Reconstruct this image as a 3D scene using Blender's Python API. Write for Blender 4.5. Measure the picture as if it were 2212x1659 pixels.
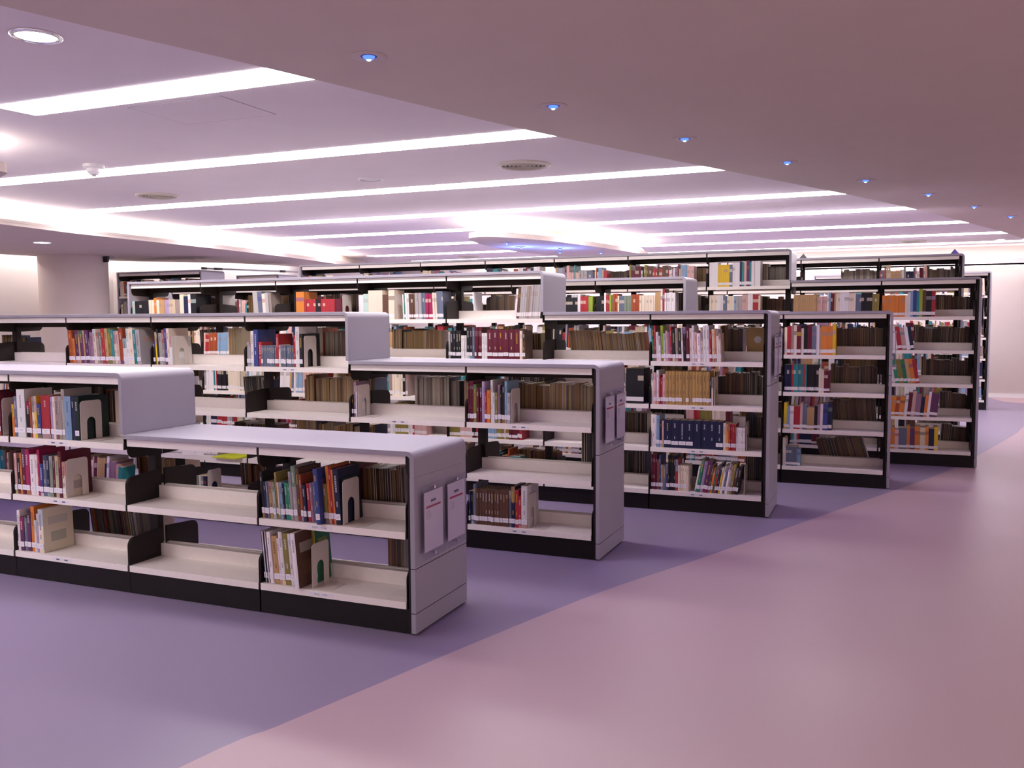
import bpy, bmesh, math, random
from mathutils import Vector, Matrix
R = math.radians
for o in list(bpy.data.objects): bpy.data.objects.remove(o)
SC = bpy.context.scene
COL = SC.collection
CAM=dict(f=1938.43,rt=[0.92231, 0.38641, -0.00539],up=[-0.02257, 0.06779, 0.99744],fw=[-0.38578, 0.91983, -0.07125],h=1.5174)
ROWS_XY=[(-2.088, 3.707), (-1.67, 5.322), (-0.838, 6.959), (0.01, 8.54), (0.822, 10.064), (0.774, 11.763)]
FRONT_RUNS=[
 (0,0,1,-2.999,-2.488,-4,'black:6:24 navy:6:19 slate:5:19 tan:9:19 mint:6:19 olive:4:24 cream:4:19 sky:7:19 navy:4:18.5 green:8:19 green:5:19 grey:6:25 grey:9:28 brown:8:27 rust:5:24 navy:7:19 red:8:19.5 mauve:6:20 slate:9:20.5 sky:5:25 blue:9:28:p olive:8:20 orange:6:29 red:5:28 orange:5:27.5 navy:11:28','upper shelf, end bay of the nearest stack'),
 (0,0,0,-3.011,-2.704,-5,'navy:2.3:27 white:2.3:27 navy:2.3:27 white:2.3:27 maroon:2.3:27 white:7:27 tan:11:25 white:4:24 white:7:27.5 olive:10:27 white:6:27 maroon:9:28 white:8:28.5:p/brown green:6:28:k','bottom shelf, end bay of the nearest stack'),
 (0,2,2,-4.792,-4.235,-1,'orange:5:19 slate:6:24 white:16:28 black:9:21 rust:4:24 cream:5:24 yellow:5:24.5 blue:8:20 red:17:25 lavender:5:24.5 cream:5:24.5 taupe:7:25 taupe:6:25 grey:6:29 sky:12:25 navy:7:25 forest:8:25:b','top shelf, tall bay of the nearest stack'),
 (0,2,1,-4.807,-4.362,-1,'pink:4:24 black:5:21 orange:3:24 maroon:6:27 magenta:6:27 white:8:24 white:4:24 magenta:4:27 blue:5:19 slate:5:24 navy:5:24 sage:5:24 maroon:3:24 beige:6:24 maroon:5:27:b cream:5:21','middle shelf, tall bay of the nearest stack'),
 (0,2,0,-4.791,-4.557,-1,'white:5:24 purple:7:20 slate:5:20 purple:6:24.5 orange:6:27 cream:4:19 lavender:4:23 cream:8:26:b','bottom shelf, tall bay of the nearest stack'),
 (0,3,2,-4.928,-4.873,0,'maroon:8:27 maroon:7:26:b','top shelf, left edge bay of the nearest stack'),
 (1,4,3,-6.174,-5.382,-4,'rust:8:26.6 orange:5:20 purple:7:26.5 tan:3:26.5 purple:7:26.5 tan:3:26.5 purple:7:26.5 mauve:3:20 mauve:7:25 cream:6:27.5 taupe:5:25 taupe:5:25 red:6:28 tan:6:28 olive:6:28 teal:5:27 cream:5:26 pink:5:26 rust:7:28 white:7:20 white:4:28 cream:9:28 teal:6:27 grey:7:27:b','long row, top shelf of the second stack'),
 (1,3,3,-5.269,-5.065,-3,'black:5:18 yellow:4:25 black:4:27.5 grey:8:24.5 taupe:5:27 violet:6:28 cream:6:28:b white:5:22:b','short group, top shelf of the second stack'),
 (1,2,3,-4.378,-3.865,0,'grey:4:18 grey:3:18 white:6:26 blue:8:27:b red:6:18 slate:3.4:15.5x8 red:5:24 white:3:16 slate:3.4:15.5x7 red:4:23 white:7:29 black:6:24:b','beside the step, top shelf of the second stack'),
 (1,1,2,-3.487,-3.419,0,'black:6:14 mauve:9:24.5 white:4:22','nearly empty bay of the second stack'),
 (1,0,2,-2.595,-2.255,0,'maroon:3.2:27x4 olive:7:25 maroon:6:23 maroon:6:23 lavender:6:27 red:6:20 orange:7:21.5 white:5:28 white:5:20 olive:6:20 mauve:5:25 black:4:21 black:6:27 sky:6:27.5 grey:7:20','top shelf, end bay of the second stack'),
 (1,0,0,-2.602,-2.141,0,'navy:4:22 black:4:22 slate:6:27 brown:5.5:24x11 slate:5:24 navy:7:27 red:6:25 red:5:21 white:11:28','bottom shelf, end bay of the second stack'),
 (2,0,3,-1.729,-1.182,-2,'green:6:28 red:4:28 white:6:23 white:5:20 lime:6:28 mint:5:22 pink:5:24 mauve:5:23 red:4:27 black:8:25 taupe:6:26 black:7:26 white:4:26 black:7:27 maroon:7:27 cream:6:26 white:5:28 pink:6:23 white:8:22 cream:5:26 white:7:28 white:7:28 red:5:24 cream:6:25 orange:4:25 white:5:25 cream:5:22','top shelf, end bay of the third stack'),
 (2,0,2,-1.733,-1.242,0,'white:6:24 pink:6:25 white:6:27 red:4:23 red:5:21 pink:7:24 kraft:8:26.5x13 black:4:22 cream:4:22','second shelf, end bay of the third stack'),
 (2,0,1,-1.731,-0.995,0,'white:11:26 sky:7:25.5 navy:5:21 pink:4:21 navy:15:22x8 cream:6:21 orange:5:20.5 red:3.5:20.5x4 white:4.5:18x4','third shelf, end bay of the third stack'),
 (2,0,0,-1.727,-1.426,0,'maroon:4:28x4 rust:4:24 blue:6:28 tan:5:20 slate:9:20 violet:4:21 black:5:28x4 red:7:25 cream:5.5:20.5x5','upright, bottom shelf of the third stack'),
 (2,0,0,-1.382,-1.05,10,'white:5:21 green:9:26 lavender:9:25 purple:14:25 brown:6:22 orange:7:20 green:5:21 red:5:21 navy:6:24 yellow:6:21 white:6:22 slate:6:22 white:7:24 grey:6:23 olive:7:24 brown:7:21 black:9:22','slanted, bottom shelf of the third stack'),
 (2,2,3,-3.542,-2.808,0,'grey:5:23 black:6:24x4 white:4:20x3 black:7:27 black:6:27 slate:5:27 maroon:4:27x4 white:6:22x2 maroon:11.5:25x6 cream:6:24 brown:6:24','second shelf, beside the step of the third stack'),
 (1,3,1,-5.224,-4.657,0,'grey:4:20x8 white:4:20x8 grey:5:21x4',None),
 (1,3,0,-4.87,-4.776,0,'sage:3:18 cream:3:18 sage:3:18 navy:4:18',None),
 (1,4,1,-5.904,-5.749,0,'sky:7:20 purple:8:22 teal:8:25 rust:6:19:b',None),
 (2,1,2,-1.935,-1.791,0,'black:9:28 black:9:28x2',None),
 (2,6,4,-7.161,-6.294,-1,'mint:5:20 black:4.5:20x6 cream:5:21x2 orange:5:23 cream:5:21 tan:5:21x2 lavender:4:21x2 beige:4:21x3 taupe:4:21x2 cream:8:26 navy:8:24 white:5:26 black:10:26:b',None),
 (2,5,4,-5.597,-5.386,-4,'grey:9:27 slate:9:27 cream:6:25 grey:6:26 taupe:5:24',None),
 (2,4,4,-5.111,-4.611,0,'orange:14:26:b red:4:19x5 black:4:19x2 red:4:19x6 maroon:4:19x3',None),
 (2,3,4,-4.453,-4.058,0,'white:4:22 mint:4:23 cream:6:26x2 brown:5:22 cream:5:26',None),
 (2,3,4,-3.974,-3.569,-2,'white:5:22 green:4:22 white:6:23x2 brown:6:22x3 grey:5:23x4 slate:4:23x3 magenta:4.5:22x5 cream:6:23x2 slate:4:24x5',None),
 (2,2,4,-2.907,-2.674,5,'white:4:25 brown:6:26 grey:4:27x3 taupe:4:27x2 grey:4:28x5',None),
 (3,0,3,-0.879,-0.435,0,'cream:5:25 red:7:26 taupe:5:26 cream:6:27 maroon:8:26 cream:5:24 black:7:27 maroon:8:27 slate:8:26 white:6:27 tan:4:25 orange:10:26x2 yellow:6:28',None),
 (3,0,2,-0.874,-0.48,0,'navy:5:25x3 red:4:25 teal:5:25x4 red:4:25 teal:4:25 black:5:25x5 cream:7:22 cream:4:21 maroon:4:20x3',None),
 (3,0,1,-0.877,-0.457,1,'yellow:6:24 sky:5:21 white:8:21 red:12:21 pink:5:24 slate:8:23 tan:14:20 black:6:22 mauve:5:23 white:5:24 blue:9:24 navy:8:26',None),
 (3,0,0,-0.88,-0.724,0,'cream:5:26 white:3:25 slate:7:18x4 sky:7:16',None),
 (3,1,3,-0.916,-0.896,0,'mauve:4:25 white:4:24',None),
 (4,0,4,-0.072,0.432,0,'orange:5:22x7 cream:4:22 white:4:25 sky:4:26 blue:5:27 teal:4:25 lime:5:28 brown:5:27 black:8:26 red:6:26',None),
 (4,0,3,0.05,0.247,-9,'white:5:24 red:5:24 pink:5:23 white:4:24 navy:4:25',None),
 (4,0,2,0.049,0.307,-10,'white:4:24 green:5:24 olive:6:24 green:5:24 tan:5:25 orange:5:25 red:5:25',None),
 (4,0,1,-0.05,0.475,5,'navy:5:26 orange:8:20x2 rust:6:20 orange:8:20 white:5:22 maroon:6:24 pink:6:26 mauve:8:23 navy:6:20 orange:5:22 white:4:26 purple:12:24',None),
 (4,0,0,-0.042,0.492,0,'orange:10:22x2 pink:6:20 slate:12:22 orange:5:24 purple:7:22 orange:8:24 cream:8:23 orange:5:24 navy:8:22 yellow:6:24',None),
 (3,2,4,-2.684,-1.892,0,'black:4:22x6 white:5:25 red:6:23 red:5:22 lime:5:23 olive:5:23 rust:7:24x2 cream:4:22 slate:8:22x2 sage:5:22x4 rust:6:23x4 cream:5:22x9 tan:8:25x2 white:5:26 red:6:28 white:5:24x6',None),
 (3,3,4,-3.209,-2.718,0,'slate:5:22x6 black:5:21x6 white:5:24 red:5:22x3 lime:4:22x2',None),
 (4,2,5,-1.849,-1.299,0,'white:6:27x3 yellow:4:24x6 slate:6:24 white:5:26x3 navy:4:27 teal:5:26 pink:5:27 purple:6:28 teal:4:26 white:6:27x3',None),
 (4,2,4,-1.845,-1.294,0,'cream:5:25x4 white:5:25x3 slate:5:24x2 cream:6:24x3 sky:5:24 grey:5:24x3 pink:5:25x3 white:6:26x2 red:7:25x2 cream:5:24',None),
 (4,1,4,-0.951,-0.099,1,'tan:4:24x14 pink:5:22x4 white:4:25 sky:4:26 maroon:4:25x2 tan:4:26 cream:4:25x2 white:5:26x4 cream:5:25x3 slate:4:24x3 black:6:25x4 olive:5:24x3',None),
]
BACK_RUNS=[
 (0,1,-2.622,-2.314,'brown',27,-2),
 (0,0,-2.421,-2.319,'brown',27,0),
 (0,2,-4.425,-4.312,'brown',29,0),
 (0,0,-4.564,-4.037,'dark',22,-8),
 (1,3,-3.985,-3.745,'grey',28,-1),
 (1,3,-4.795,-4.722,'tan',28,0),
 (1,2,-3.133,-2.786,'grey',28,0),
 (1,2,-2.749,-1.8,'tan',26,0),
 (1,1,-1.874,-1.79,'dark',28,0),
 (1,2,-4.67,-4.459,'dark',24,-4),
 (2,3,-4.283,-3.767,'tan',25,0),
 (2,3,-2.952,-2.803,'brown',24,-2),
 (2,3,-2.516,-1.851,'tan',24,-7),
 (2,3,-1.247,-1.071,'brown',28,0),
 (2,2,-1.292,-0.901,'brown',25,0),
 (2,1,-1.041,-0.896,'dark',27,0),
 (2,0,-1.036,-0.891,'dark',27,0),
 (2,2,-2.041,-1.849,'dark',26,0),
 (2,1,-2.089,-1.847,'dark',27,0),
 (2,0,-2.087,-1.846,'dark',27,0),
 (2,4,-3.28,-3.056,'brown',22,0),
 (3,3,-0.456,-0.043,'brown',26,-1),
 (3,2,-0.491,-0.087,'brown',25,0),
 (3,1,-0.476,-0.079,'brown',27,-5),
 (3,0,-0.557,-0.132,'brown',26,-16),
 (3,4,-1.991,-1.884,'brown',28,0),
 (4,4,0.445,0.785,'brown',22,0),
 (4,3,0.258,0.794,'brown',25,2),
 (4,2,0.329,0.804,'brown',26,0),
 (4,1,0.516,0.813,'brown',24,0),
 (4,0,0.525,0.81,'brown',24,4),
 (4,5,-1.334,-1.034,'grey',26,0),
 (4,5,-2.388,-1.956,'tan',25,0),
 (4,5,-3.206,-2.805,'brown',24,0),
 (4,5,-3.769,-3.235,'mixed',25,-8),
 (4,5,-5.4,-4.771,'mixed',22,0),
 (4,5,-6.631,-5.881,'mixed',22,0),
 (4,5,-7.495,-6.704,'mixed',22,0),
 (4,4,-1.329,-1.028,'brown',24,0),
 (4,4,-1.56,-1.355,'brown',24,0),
]
BOOKENDS=[
 (0,1,-2.484,'cream metal bookend on upper shelf, end bay of the nearest stack'),
 (0,0,-2.676,'cream metal bookend on bottom shelf, end bay of the nearest stack'),
 (0,2,-4.233,'cream bookend beside dark green book, top shelf of nearest stack'),
 (0,1,-4.358,'cream bookend on middle shelf, tall bay of the nearest stack'),
 (0,2,-4.865,'cream bookend at left picture edge, top shelf of nearest stack'),
 (1,3,-5.051,'cream bookend after the short book group, top shelf of second stack'),
 (1,3,-3.859,'narrow cream bookend beside the step, top shelf of second stack'),
 (1,2,-3.413,'cream bookend holding three books in nearly empty bay of second stack'),
 (1,2,-2.252,'cream bookend on top shelf, end bay of the second stack'),
 (1,0,-2.138,'cream bookend on bottom shelf, end bay of the second stack'),
 (2,2,-1.235,'cream bookend after brown uniform volumes, second shelf of third stack'),
 (2,1,-0.99,'cream bookend after white volumes, third shelf of third stack'),
 (2,0,-1.001,'cream bookend on bottom shelf, end bay of the third stack'),
 (2,4,-4.054,'cream bookend on top shelf of third stack, right of two'),
 (2,4,-4.606,'cream bookend after small red books, top shelf of third stack'),
 (1,0,-4.767,'small cream bookend seen through the empty bay of nearest stack'),
 (1,1,-5.73,'cream bookend holding teal and blue books, lower shelf of second stack'),
]
# ------------------------------------------------------------------ camera, world, exposure
SC.view_settings.view_transform = 'Standard'
SC.view_settings.look = 'None'
SC.view_settings.gamma = 1.0
SC.view_settings.use_curve_mapping = False
SC.view_settings.exposure = 1.15
cam_data = bpy.data.cameras.new('camera')
cam_data.sensor_fit = 'HORIZONTAL'; cam_data.sensor_width = 36.0
cam_data.lens = CAM['f'] * 36.0 / 2212.0
cam_data.clip_start = 0.05; cam_data.clip_end = 200
cam = bpy.data.objects.new('camera', cam_data); COL.objects.link(cam)
_r, _u, _f = Vector(CAM['rt']), Vector(CAM['up']), Vector(CAM['fw'])
_m = Matrix((_r, _u, -_f)).transposed().to_4x4(); _m.translation = Vector((0, 0, CAM['h']))
cam.matrix_world = _m
SC.camera = cam
world = bpy.data.worlds.new('world'); SC.world = world; world.use_nodes = True
world.node_tree.nodes['Background'].inputs[0].default_value = (0.5, 0.45, 0.5, 1)
world.node_tree.nodes['Background'].inputs[1].default_value = 0.05
SC.cycles.max_bounces = 7; SC.cycles.diffuse_bounces = 4; SC.cycles.glossy_bounces = 3
SC.cycles.transmission_bounces = 5; SC.cycles.transparent_max_bounces = 6
SC.cycles.caustics_reflective = False; SC.cycles.caustics_refractive = False
SC.cycles.sample_clamp_indirect = 4.0
SC.cycles.use_denoising = True

STRIP_E, COVE_E, BLUE_W = 10.0, 13.0, 11.0      # radiance of the light strips, of the hidden cove tubes; watts of a blue downlight
STRIP_C, COVE_C, BLUE_C = (1.0, 0.93, 0.97), (1.0, 0.93, 0.86), (0.38, 0.22, 1.0)

# ------------------------------------------------------------------ materials
def lin(c):
    if isinstance(c, str): c = [int(c[i:i+2], 16) / 255 for i in (0, 2, 4)]
    return tuple(v / 12.92 if v <= .04045 else ((v + .055) / 1.055) ** 2.4 for v in c)
def mat(name, col, rough=.5, metal=0.0, spec=.5, noise=0.0, scale=40.0, bump=0.0):
    m = bpy.data.materials.new(name); m.use_nodes = True
    nt = m.node_tree; b = nt.nodes['Principled BSDF']
    b.inputs['Roughness'].default_value = rough; b.inputs['Metallic'].default_value = metal
    b.inputs['Specular IOR Level'].default_value = spec
    b.inputs['Base Color'].default_value = (*col, 1)
    if noise or bump:
        tc = nt.nodes.new('ShaderNodeTexCoord'); n = nt.nodes.new('ShaderNodeTexNoise')
        n.inputs['Scale'].default_value = scale; n.inputs['Detail'].default_value = 4
        nt.links.new(tc.outputs['Object'], n.inputs['Vector'])
        if noise:
            r = nt.nodes.new('ShaderNodeValToRGB')
            r.color_ramp.elements[0].position = .3; r.color_ramp.elements[1].position = .7
            r.color_ramp.elements[0].color = (*[v * (1 - noise) for v in col], 1)
            r.color_ramp.elements[1].color = (*[min(1, v * (1 + noise)) for v in col], 1)
            nt.links.new(n.outputs['Fac'], r.inputs['Fac']); nt.links.new(r.outputs['Color'], b.inputs['Base Color'])
        if bump:
            bp = nt.nodes.new('ShaderNodeBump'); bp.inputs['Strength'].default_value = bump; bp.inputs['Distance'].default_value = .002
            nt.links.new(n.outputs['Fac'], bp.inputs['Height']); nt.links.new(bp.outputs['Normal'], b.inputs['Normal'])
    return m
def emit(name, col, s):
    m = bpy.data.materials.new(name); m.use_nodes = True; nt = m.node_tree
    for n in list(nt.nodes): nt.nodes.remove(n)
    o = nt.nodes.new('ShaderNodeOutputMaterial'); e = nt.nodes.new('ShaderNodeEmission')
    e.inputs[0].default_value = (*col, 1); e.inputs[1].default_value = s
    nt.links.new(e.outputs[0], o.inputs[0]); return m
def attr_mat(name, rough):
    m = bpy.data.materials.new(name); m.use_nodes = True; nt = m.node_tree; b = nt.nodes['Principled BSDF']
    a = nt.nodes.new('ShaderNodeAttribute'); a.attribute_name = 'Col'
    nt.links.new(a.outputs['Color'], b.inputs['Base Color']); b.inputs['Roughness'].default_value = rough
    b.inputs['Specular IOR Level'].default_value = .35
    return m

M = dict(
    ceiling=mat('ceiling_paint', (.76, .70, .73), .9, spec=.1, noise=.015, scale=3),
    soffit=mat('soffit_paint', (.60, .52, .475), .9, spec=.1, noise=.015, scale=3),
    wall=mat('wall_paint', (.74, .68, .68), .85, spec=.15, noise=.015, scale=4),
    wall_warm=mat('warm_wall_paint', (.56, .49, .48), .85, spec=.15, noise=.015, scale=4),
    column=mat('column_paint', (.66, .57, .52), .85, spec=.15, noise=.015, scale=4),
    blue_floor=mat('lavender_vinyl', (.25, .203, .305), .40, spec=.5, noise=.035, scale=260),
    beige_floor=mat('beige_vinyl', (.46, .325, .36), .40, spec=.5, noise=.035, scale=260),
    silver=mat('silver_lavender_paint', (.33, .305, .355), .42, spec=.4, noise=.03, scale=900),
    shelf=mat('cream_white_enamel', (.84, .77, .71), .38, spec=.45, noise=.02, scale=30),
    dark=mat('dark_brown_enamel', (.016, .010, .009), .5, spec=.25, noise=.06, scale=60),
    kick=mat('black_brown_kick_plate', (.009, .006, .007), .5, spec=.25, noise=.06, scale=60),
    labelink=mat('pale_label_print', (.30, .28, .30), .8),
    gap=mat('groove_shadow_gap', (.03, .025, .03), .8),
    paper=mat('white_paper', (.78, .74, .78), .8, spec=.1, noise=.01, scale=50),
    ink=mat('black_ink', (.03, .03, .04), .7),
    red=mat('red_print', (.45, .02, .07), .6),
    bookend=mat('cream_metal', (.68, .60, .53), .4, spec=.45, noise=.02, scale=40),
    chrome=mat('chrome', (.85, .85, .88), .12, metal=1.0),
    vent=mat('cream_vent_enamel', (.60, .55, .46), .5, noise=.02, scale=30),
    vent_dark=mat('vent_throat', (.10, .09, .08), .7),
    white=mat('white_plastic', (.76, .73, .75), .4, noise=.01, scale=30),
    steel=mat('grey_steel', (.32, .31, .33), .35, metal=.6),
    black=mat('black_plastic', (.015, .014, .016), .4),
    folder=mat('yellow_green_plastic', (.62, .66, .02), .35),
    strip=emit('light_strip_glow', STRIP_C, STRIP_E),
    cove=emit('cove_tube_glow', COVE_C, COVE_E),
    strip_added=emit('added_strip_glow', STRIP_C, STRIP_E*.45),  # weaker glow for the added strips across the walkway
    lamp=emit('lamp_glow', (1, .96, 1), 14.0),
    bluelens=emit('blue_lens_glow', (.04, .09, 1.0), 2.0),
    diode=emit('blue_diode_glow', (.30, .68, 1.0), 3.0),
    book=attr_mat('printed_cover', .42),
    pages=attr_mat('page_edges', .85),
)
ac = bpy.data.materials.new('clear_acrylic'); ac.use_nodes = True
_n = ac.node_tree
for _x in list(_n.nodes): _n.nodes.remove(_x)
_o = _n.nodes.new('ShaderNodeOutputMaterial'); _mx = _n.nodes.new('ShaderNodeMixShader'); _tr = _n.nodes.new('ShaderNodeBsdfTransparent'); _gl = _n.nodes.new('ShaderNodeBsdfGlossy'); 
_mx.inputs[0].default_value = .07; _tr.inputs[0].default_value = (.93, .92, .96, 1); _gl.inputs['Roughness'].default_value = .06
_n.links.new(_tr.outputs[0], _mx.inputs[1]); _n.links.new(_gl.outputs[0], _mx.inputs[2]); _n.links.new(_mx.outputs[0], _o.inputs[0])
M['acrylic'] = ac

# ------------------------------------------------------------------ mesh building
class MB:
    def __init__(s): s.v = []; s.f = []; s.mi = []; s.c = []
    def face(s, idx, mi=0, col=None): s.f.append(idx); s.mi.append(mi); s.c.append(col)
    def add(s, verts):
        n = len(s.v); s.v.extend(verts); return n
    def box(s, x0, x1, y0, y1, z0, z1, mi=0, col=None):
        n = s.add([(x0,y0,z0),(x1,y0,z0),(x1,y1,z0),(x0,y1,z0),(x0,y0,z1),(x1,y0,z1),(x1,y1,z1),(x0,y1,z1)])
        for q in ((3,2,1,0),(4,5,6,7),(0,1,5,4),(1,2,6,5),(2,3,7,6),(3,0,4,7)): s.face([n+i for i in q], mi, col)
    def prism(s, poly, a, b, axis='y', mi=0, cap_mi=None, col=None):
        """poly in the two other axes (x,z for y; x,y for z; y,z for x), extruded from a to b"""
        k = len(poly)
        def P(p, t): return (p[0],t,p[1]) if axis == 'y' else ((p[0],p[1],t) if axis == 'z' else (t,p[0],p[1]))
        n = s.add([P(p,a) for p in poly] + [P(p,b) for p in poly])
        area = sum(poly[i][0]*poly[(i+1)%k][1]-poly[(i+1)%k][0]*poly[i][1] for i in range(k))
        flip = (area > 0) == (axis == 'y')
        if b < a: flip = not flip
        for i in range(k):
            j = (i+1) % k; q = [n+i, n+j, n+k+j, n+k+i]
            s.face(q[::-1] if flip else q, mi, col)
        c1 = list(range(n, n+k)); c2 = list(range(n+k, n+2*k))
        cm = mi if cap_mi is None else cap_mi
        s.face(c1 if flip else c1[::-1], cm, col); s.face(c2[::-1] if flip else c2, cm, col)
    def lathe(s, prof, cx=0, cy=0, seg=32, mi=0, mis=None):
        """prof: (r,z) list from outside/top; closed by order"""
        k = len(prof); n = s.add([(cx+r*math.cos(2*math.pi*i/seg), cy+r*math.sin(2*math.pi*i/seg), z) for i in range(seg) for r,z in prof])
        for i in range(seg):
            j = (i+1) % seg
            for t in range(k-1):
                if prof[t][0] < 1e-6 and prof[t+1][0] < 1e-6: continue
                s.face([n+i*k+t, n+j*k+t, n+j*k+t+1, n+i*k+t+1], mis[t] if mis else mi)
    def tube(s, p0, p1, r, seg=10, mi=0):
        p0, p1 = Vector(p0), Vector(p1); d = (p1-p0).normalized(); a = d.orthogonal().normalized(); b = d.cross(a)
        c = [(math.cos(2*math.pi*i/seg), math.sin(2*math.pi*i/seg)) for i in range(seg)]
        n = s.add([tuple(p0+a*(r*u)+b*(r*w)) for u,w in c] + [tuple(p1+a*(r*u)+b*(r*w)) for u,w in c])
        for i in range(seg):
            j = (i+1) % seg; s.face([n+i, n+j, n+seg+j, n+seg+i], mi)
        s.face(list(range(n, n+seg))[::-1], mi); s.face(list(range(n+seg, n+2*seg)), mi)
    def mesh(s, name, mats, smooth=False):
        me = bpy.data.meshes.new(name); me.from_pydata(s.v, [], s.f)
        for m in (mats if isinstance(mats, (list, tuple)) else [mats]): me.materials.append(m)
        me.polygons.foreach_set('material_index', s.mi)
        if any(c is not None for c in s.c):
            at = me.color_attributes.new('Col', 'FLOAT_COLOR', 'CORNER'); buf = []
            for f, c in zip(s.f, s.c):
                c = c or (.5, .5, .5)
                for _ in f: buf.extend((c[0], c[1], c[2], 1.0))
            at.data.foreach_set('color', buf)
        if smooth: me.polygons.foreach_set('use_smooth', [True]*len(s.f))
        me.validate(); me.update(); return me
    def build(s, name, mats, parent=None, loc=(0,0,0), smooth=False, bevel=0):
        return link(name, s.mesh(name, mats, smooth), parent, loc, bevel)
def link(name, me, parent=None, loc=(0,0,0), bevel=0):
    o = bpy.data.objects.new(name, me); COL.objects.link(o); o.location = loc
    if parent: o.parent = parent
    if bevel:
        b = o.modifiers.new('edge', 'BEVEL'); b.width = bevel; b.segments = 2; b.limit_method = 'ANGLE'; b.angle_limit = R(40)
    return o
def tag(o, label, cat, group=None, kind=None):
    o['label'] = label; o['category'] = cat
    if group: o['group'] = group
    if kind: o['kind'] = kind
    return o
def thing(name, label, cat, loc=(0,0,0), rotz=0, group=None):
    o = bpy.data.objects.new(name, None); o.empty_display_size = .1; COL.objects.link(o)
    o.location = loc; o.rotation_euler = (0,0,rotz); return tag(o, label, cat, group)
def struct(name, o_mb, mats, label=None, cat=None, **k):
    o = o_mb.build(name, mats, **k); o['kind'] = 'structure'
    o['label'] = label or name.replace('_', ' '); o['category'] = cat or name.split('_')[0]
    return o
def spline(pts, n=6, closed=False):
    out = []; k = len(pts)
    for i in range(k if closed else k-1):
        g = lambda j: pts[j % k] if closed else pts[max(0, min(k-1, j))]
        a, b, c, d = g(i-1), g(i), g(i+1), g(i+2)
        for s_ in range(n):
            t = s_/n
            out.append(tuple(.5*(2*b[q]+(c[q]-a[q])*t+(2*a[q]-5*b[q]+4*c[q]-d[q])*t*t+(3*b[q]-a[q]-3*c[q]+d[q])*t**3) for q in (0,1)))
    if not closed: out.append(pts[-1])
    return out
def text_mesh(mb, s, size, x, z, y, mi=0):
    """flat lettering facing -y, centred at x, baseline z"""
    cu = bpy.data.curves.new('lettering', 'FONT'); cu.body = s; cu.size = size; cu.align_x = 'CENTER'; cu.resolution_u = 2
    ob = bpy.data.objects.new('lettering', cu); COL.objects.link(ob)
    dg = bpy.context.evaluated_depsgraph_get(); me = bpy.data.meshes.new_from_object(ob.evaluated_get(dg))
    n = mb.add([(x+v.co.x, y, z+v.co.y) for v in me.vertices])
    for p in me.polygons: mb.face([n+i for i in p.vertices], mi)
    bpy.data.objects.remove(ob); bpy.data.meshes.remove(me); bpy.data.curves.remove(cu)

# ------------------------------------------------------------------ the room
HC, HS = 2.86, 2.80
XL, XR, YB, YF = -17.0, 7.0, -3.5, 19.25
edge = [(-4.15,YB),(-3.95,0),(-3.62,1.6),(-3.35,2.65),(-2.94,3.83),(-2.29,5.75),(-1.47,7.7),(-.55,9.78),(.17,11.54),(.88,13.51),(1.55,15.45),(2.02,16.97),(2.65,YF)]
fl = [(-2.75,YB),(-2.55,.3),(-2.2,2.285),(-2.084,2.675),(-1.952,3.115),(-1.781,3.693),(-1.446,4.728),(-1.02,5.75),(-.37,7.4),(.36,9.23),(.76,10.4),(1.52,13.1),(2.0,14.8),(3.6,17.4),(7.0,18.6)]
fl_s = spline(fl, 5)
mb = MB()
n = mb.add([(x,y,0) for x,y in fl_s] + [(XL,YF,0),(XL,YB,0),(XR,YB,0),(XR,YF,0)])
k = len(fl_s)
mb.face([n+k+1] + [n+i for i in range(k)] + [n+k+3, n+k], 0)          # lavender side
mb.face([n+k+2] + [n+i for i in range(k-1,-1,-1)], 1)                 # beige walkway
far = [(1.75,YF),(1.95,18.2),(2.6,17.75),(4.5,18.4),(7.0,19.0),(XR,YF)]
n = mb.add([(x,y,.0008) for x,y in far]); mb.face([n+i for i in range(len(far))][::1], 1)
struct('floor', mb, [M['blue_floor'], M['beige_floor']], 'lavender vinyl floor meeting a beige vinyl walkway along a curved seam', 'floor')
mb = MB(); mb.box(XL-.2, XR+.2, YB-.2, YF+.4, HC, HC+.12)
struct('ceiling', mb, M['ceiling'], 'pale mauve ceiling with white light strips', 'ceiling')
mb = MB(); mb.prism(spline(edge, 5) + [(XR,YF),(XR,YB)], HS, HC+.01, 'z')
struct('ceiling_soffit', mb, M['soffit'], 'smooth taupe lowered ceiling over the walkway with blue downlights', 'ceiling')
for nm, bx in dict(wall_back=(XL-.2,XR+.2,YB-.2,YB), wall_right=(XR,XR+.2,YB,YF), wall_left=(XL-.2,XL,YB,YF)).items():
    mb = MB(); mb.box(*bx, 0, HC); struct(nm, mb, M['wall'])
mb = MB(); mb.box(XL-.2, XR+.2, YF, YF+.2, 0, HC)
struct('wall_far', mb, M['wall_warm'], 'pale far wall washed by a cove light', 'wall')
mb = MB(); mb.box(1.0, XR, YF-.018, YF, .0, .075); mb.box(1.0, XR, YF-.03, YF-.018, .0, .012)
struct('baseboard_far', mb, M['white'])
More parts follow.
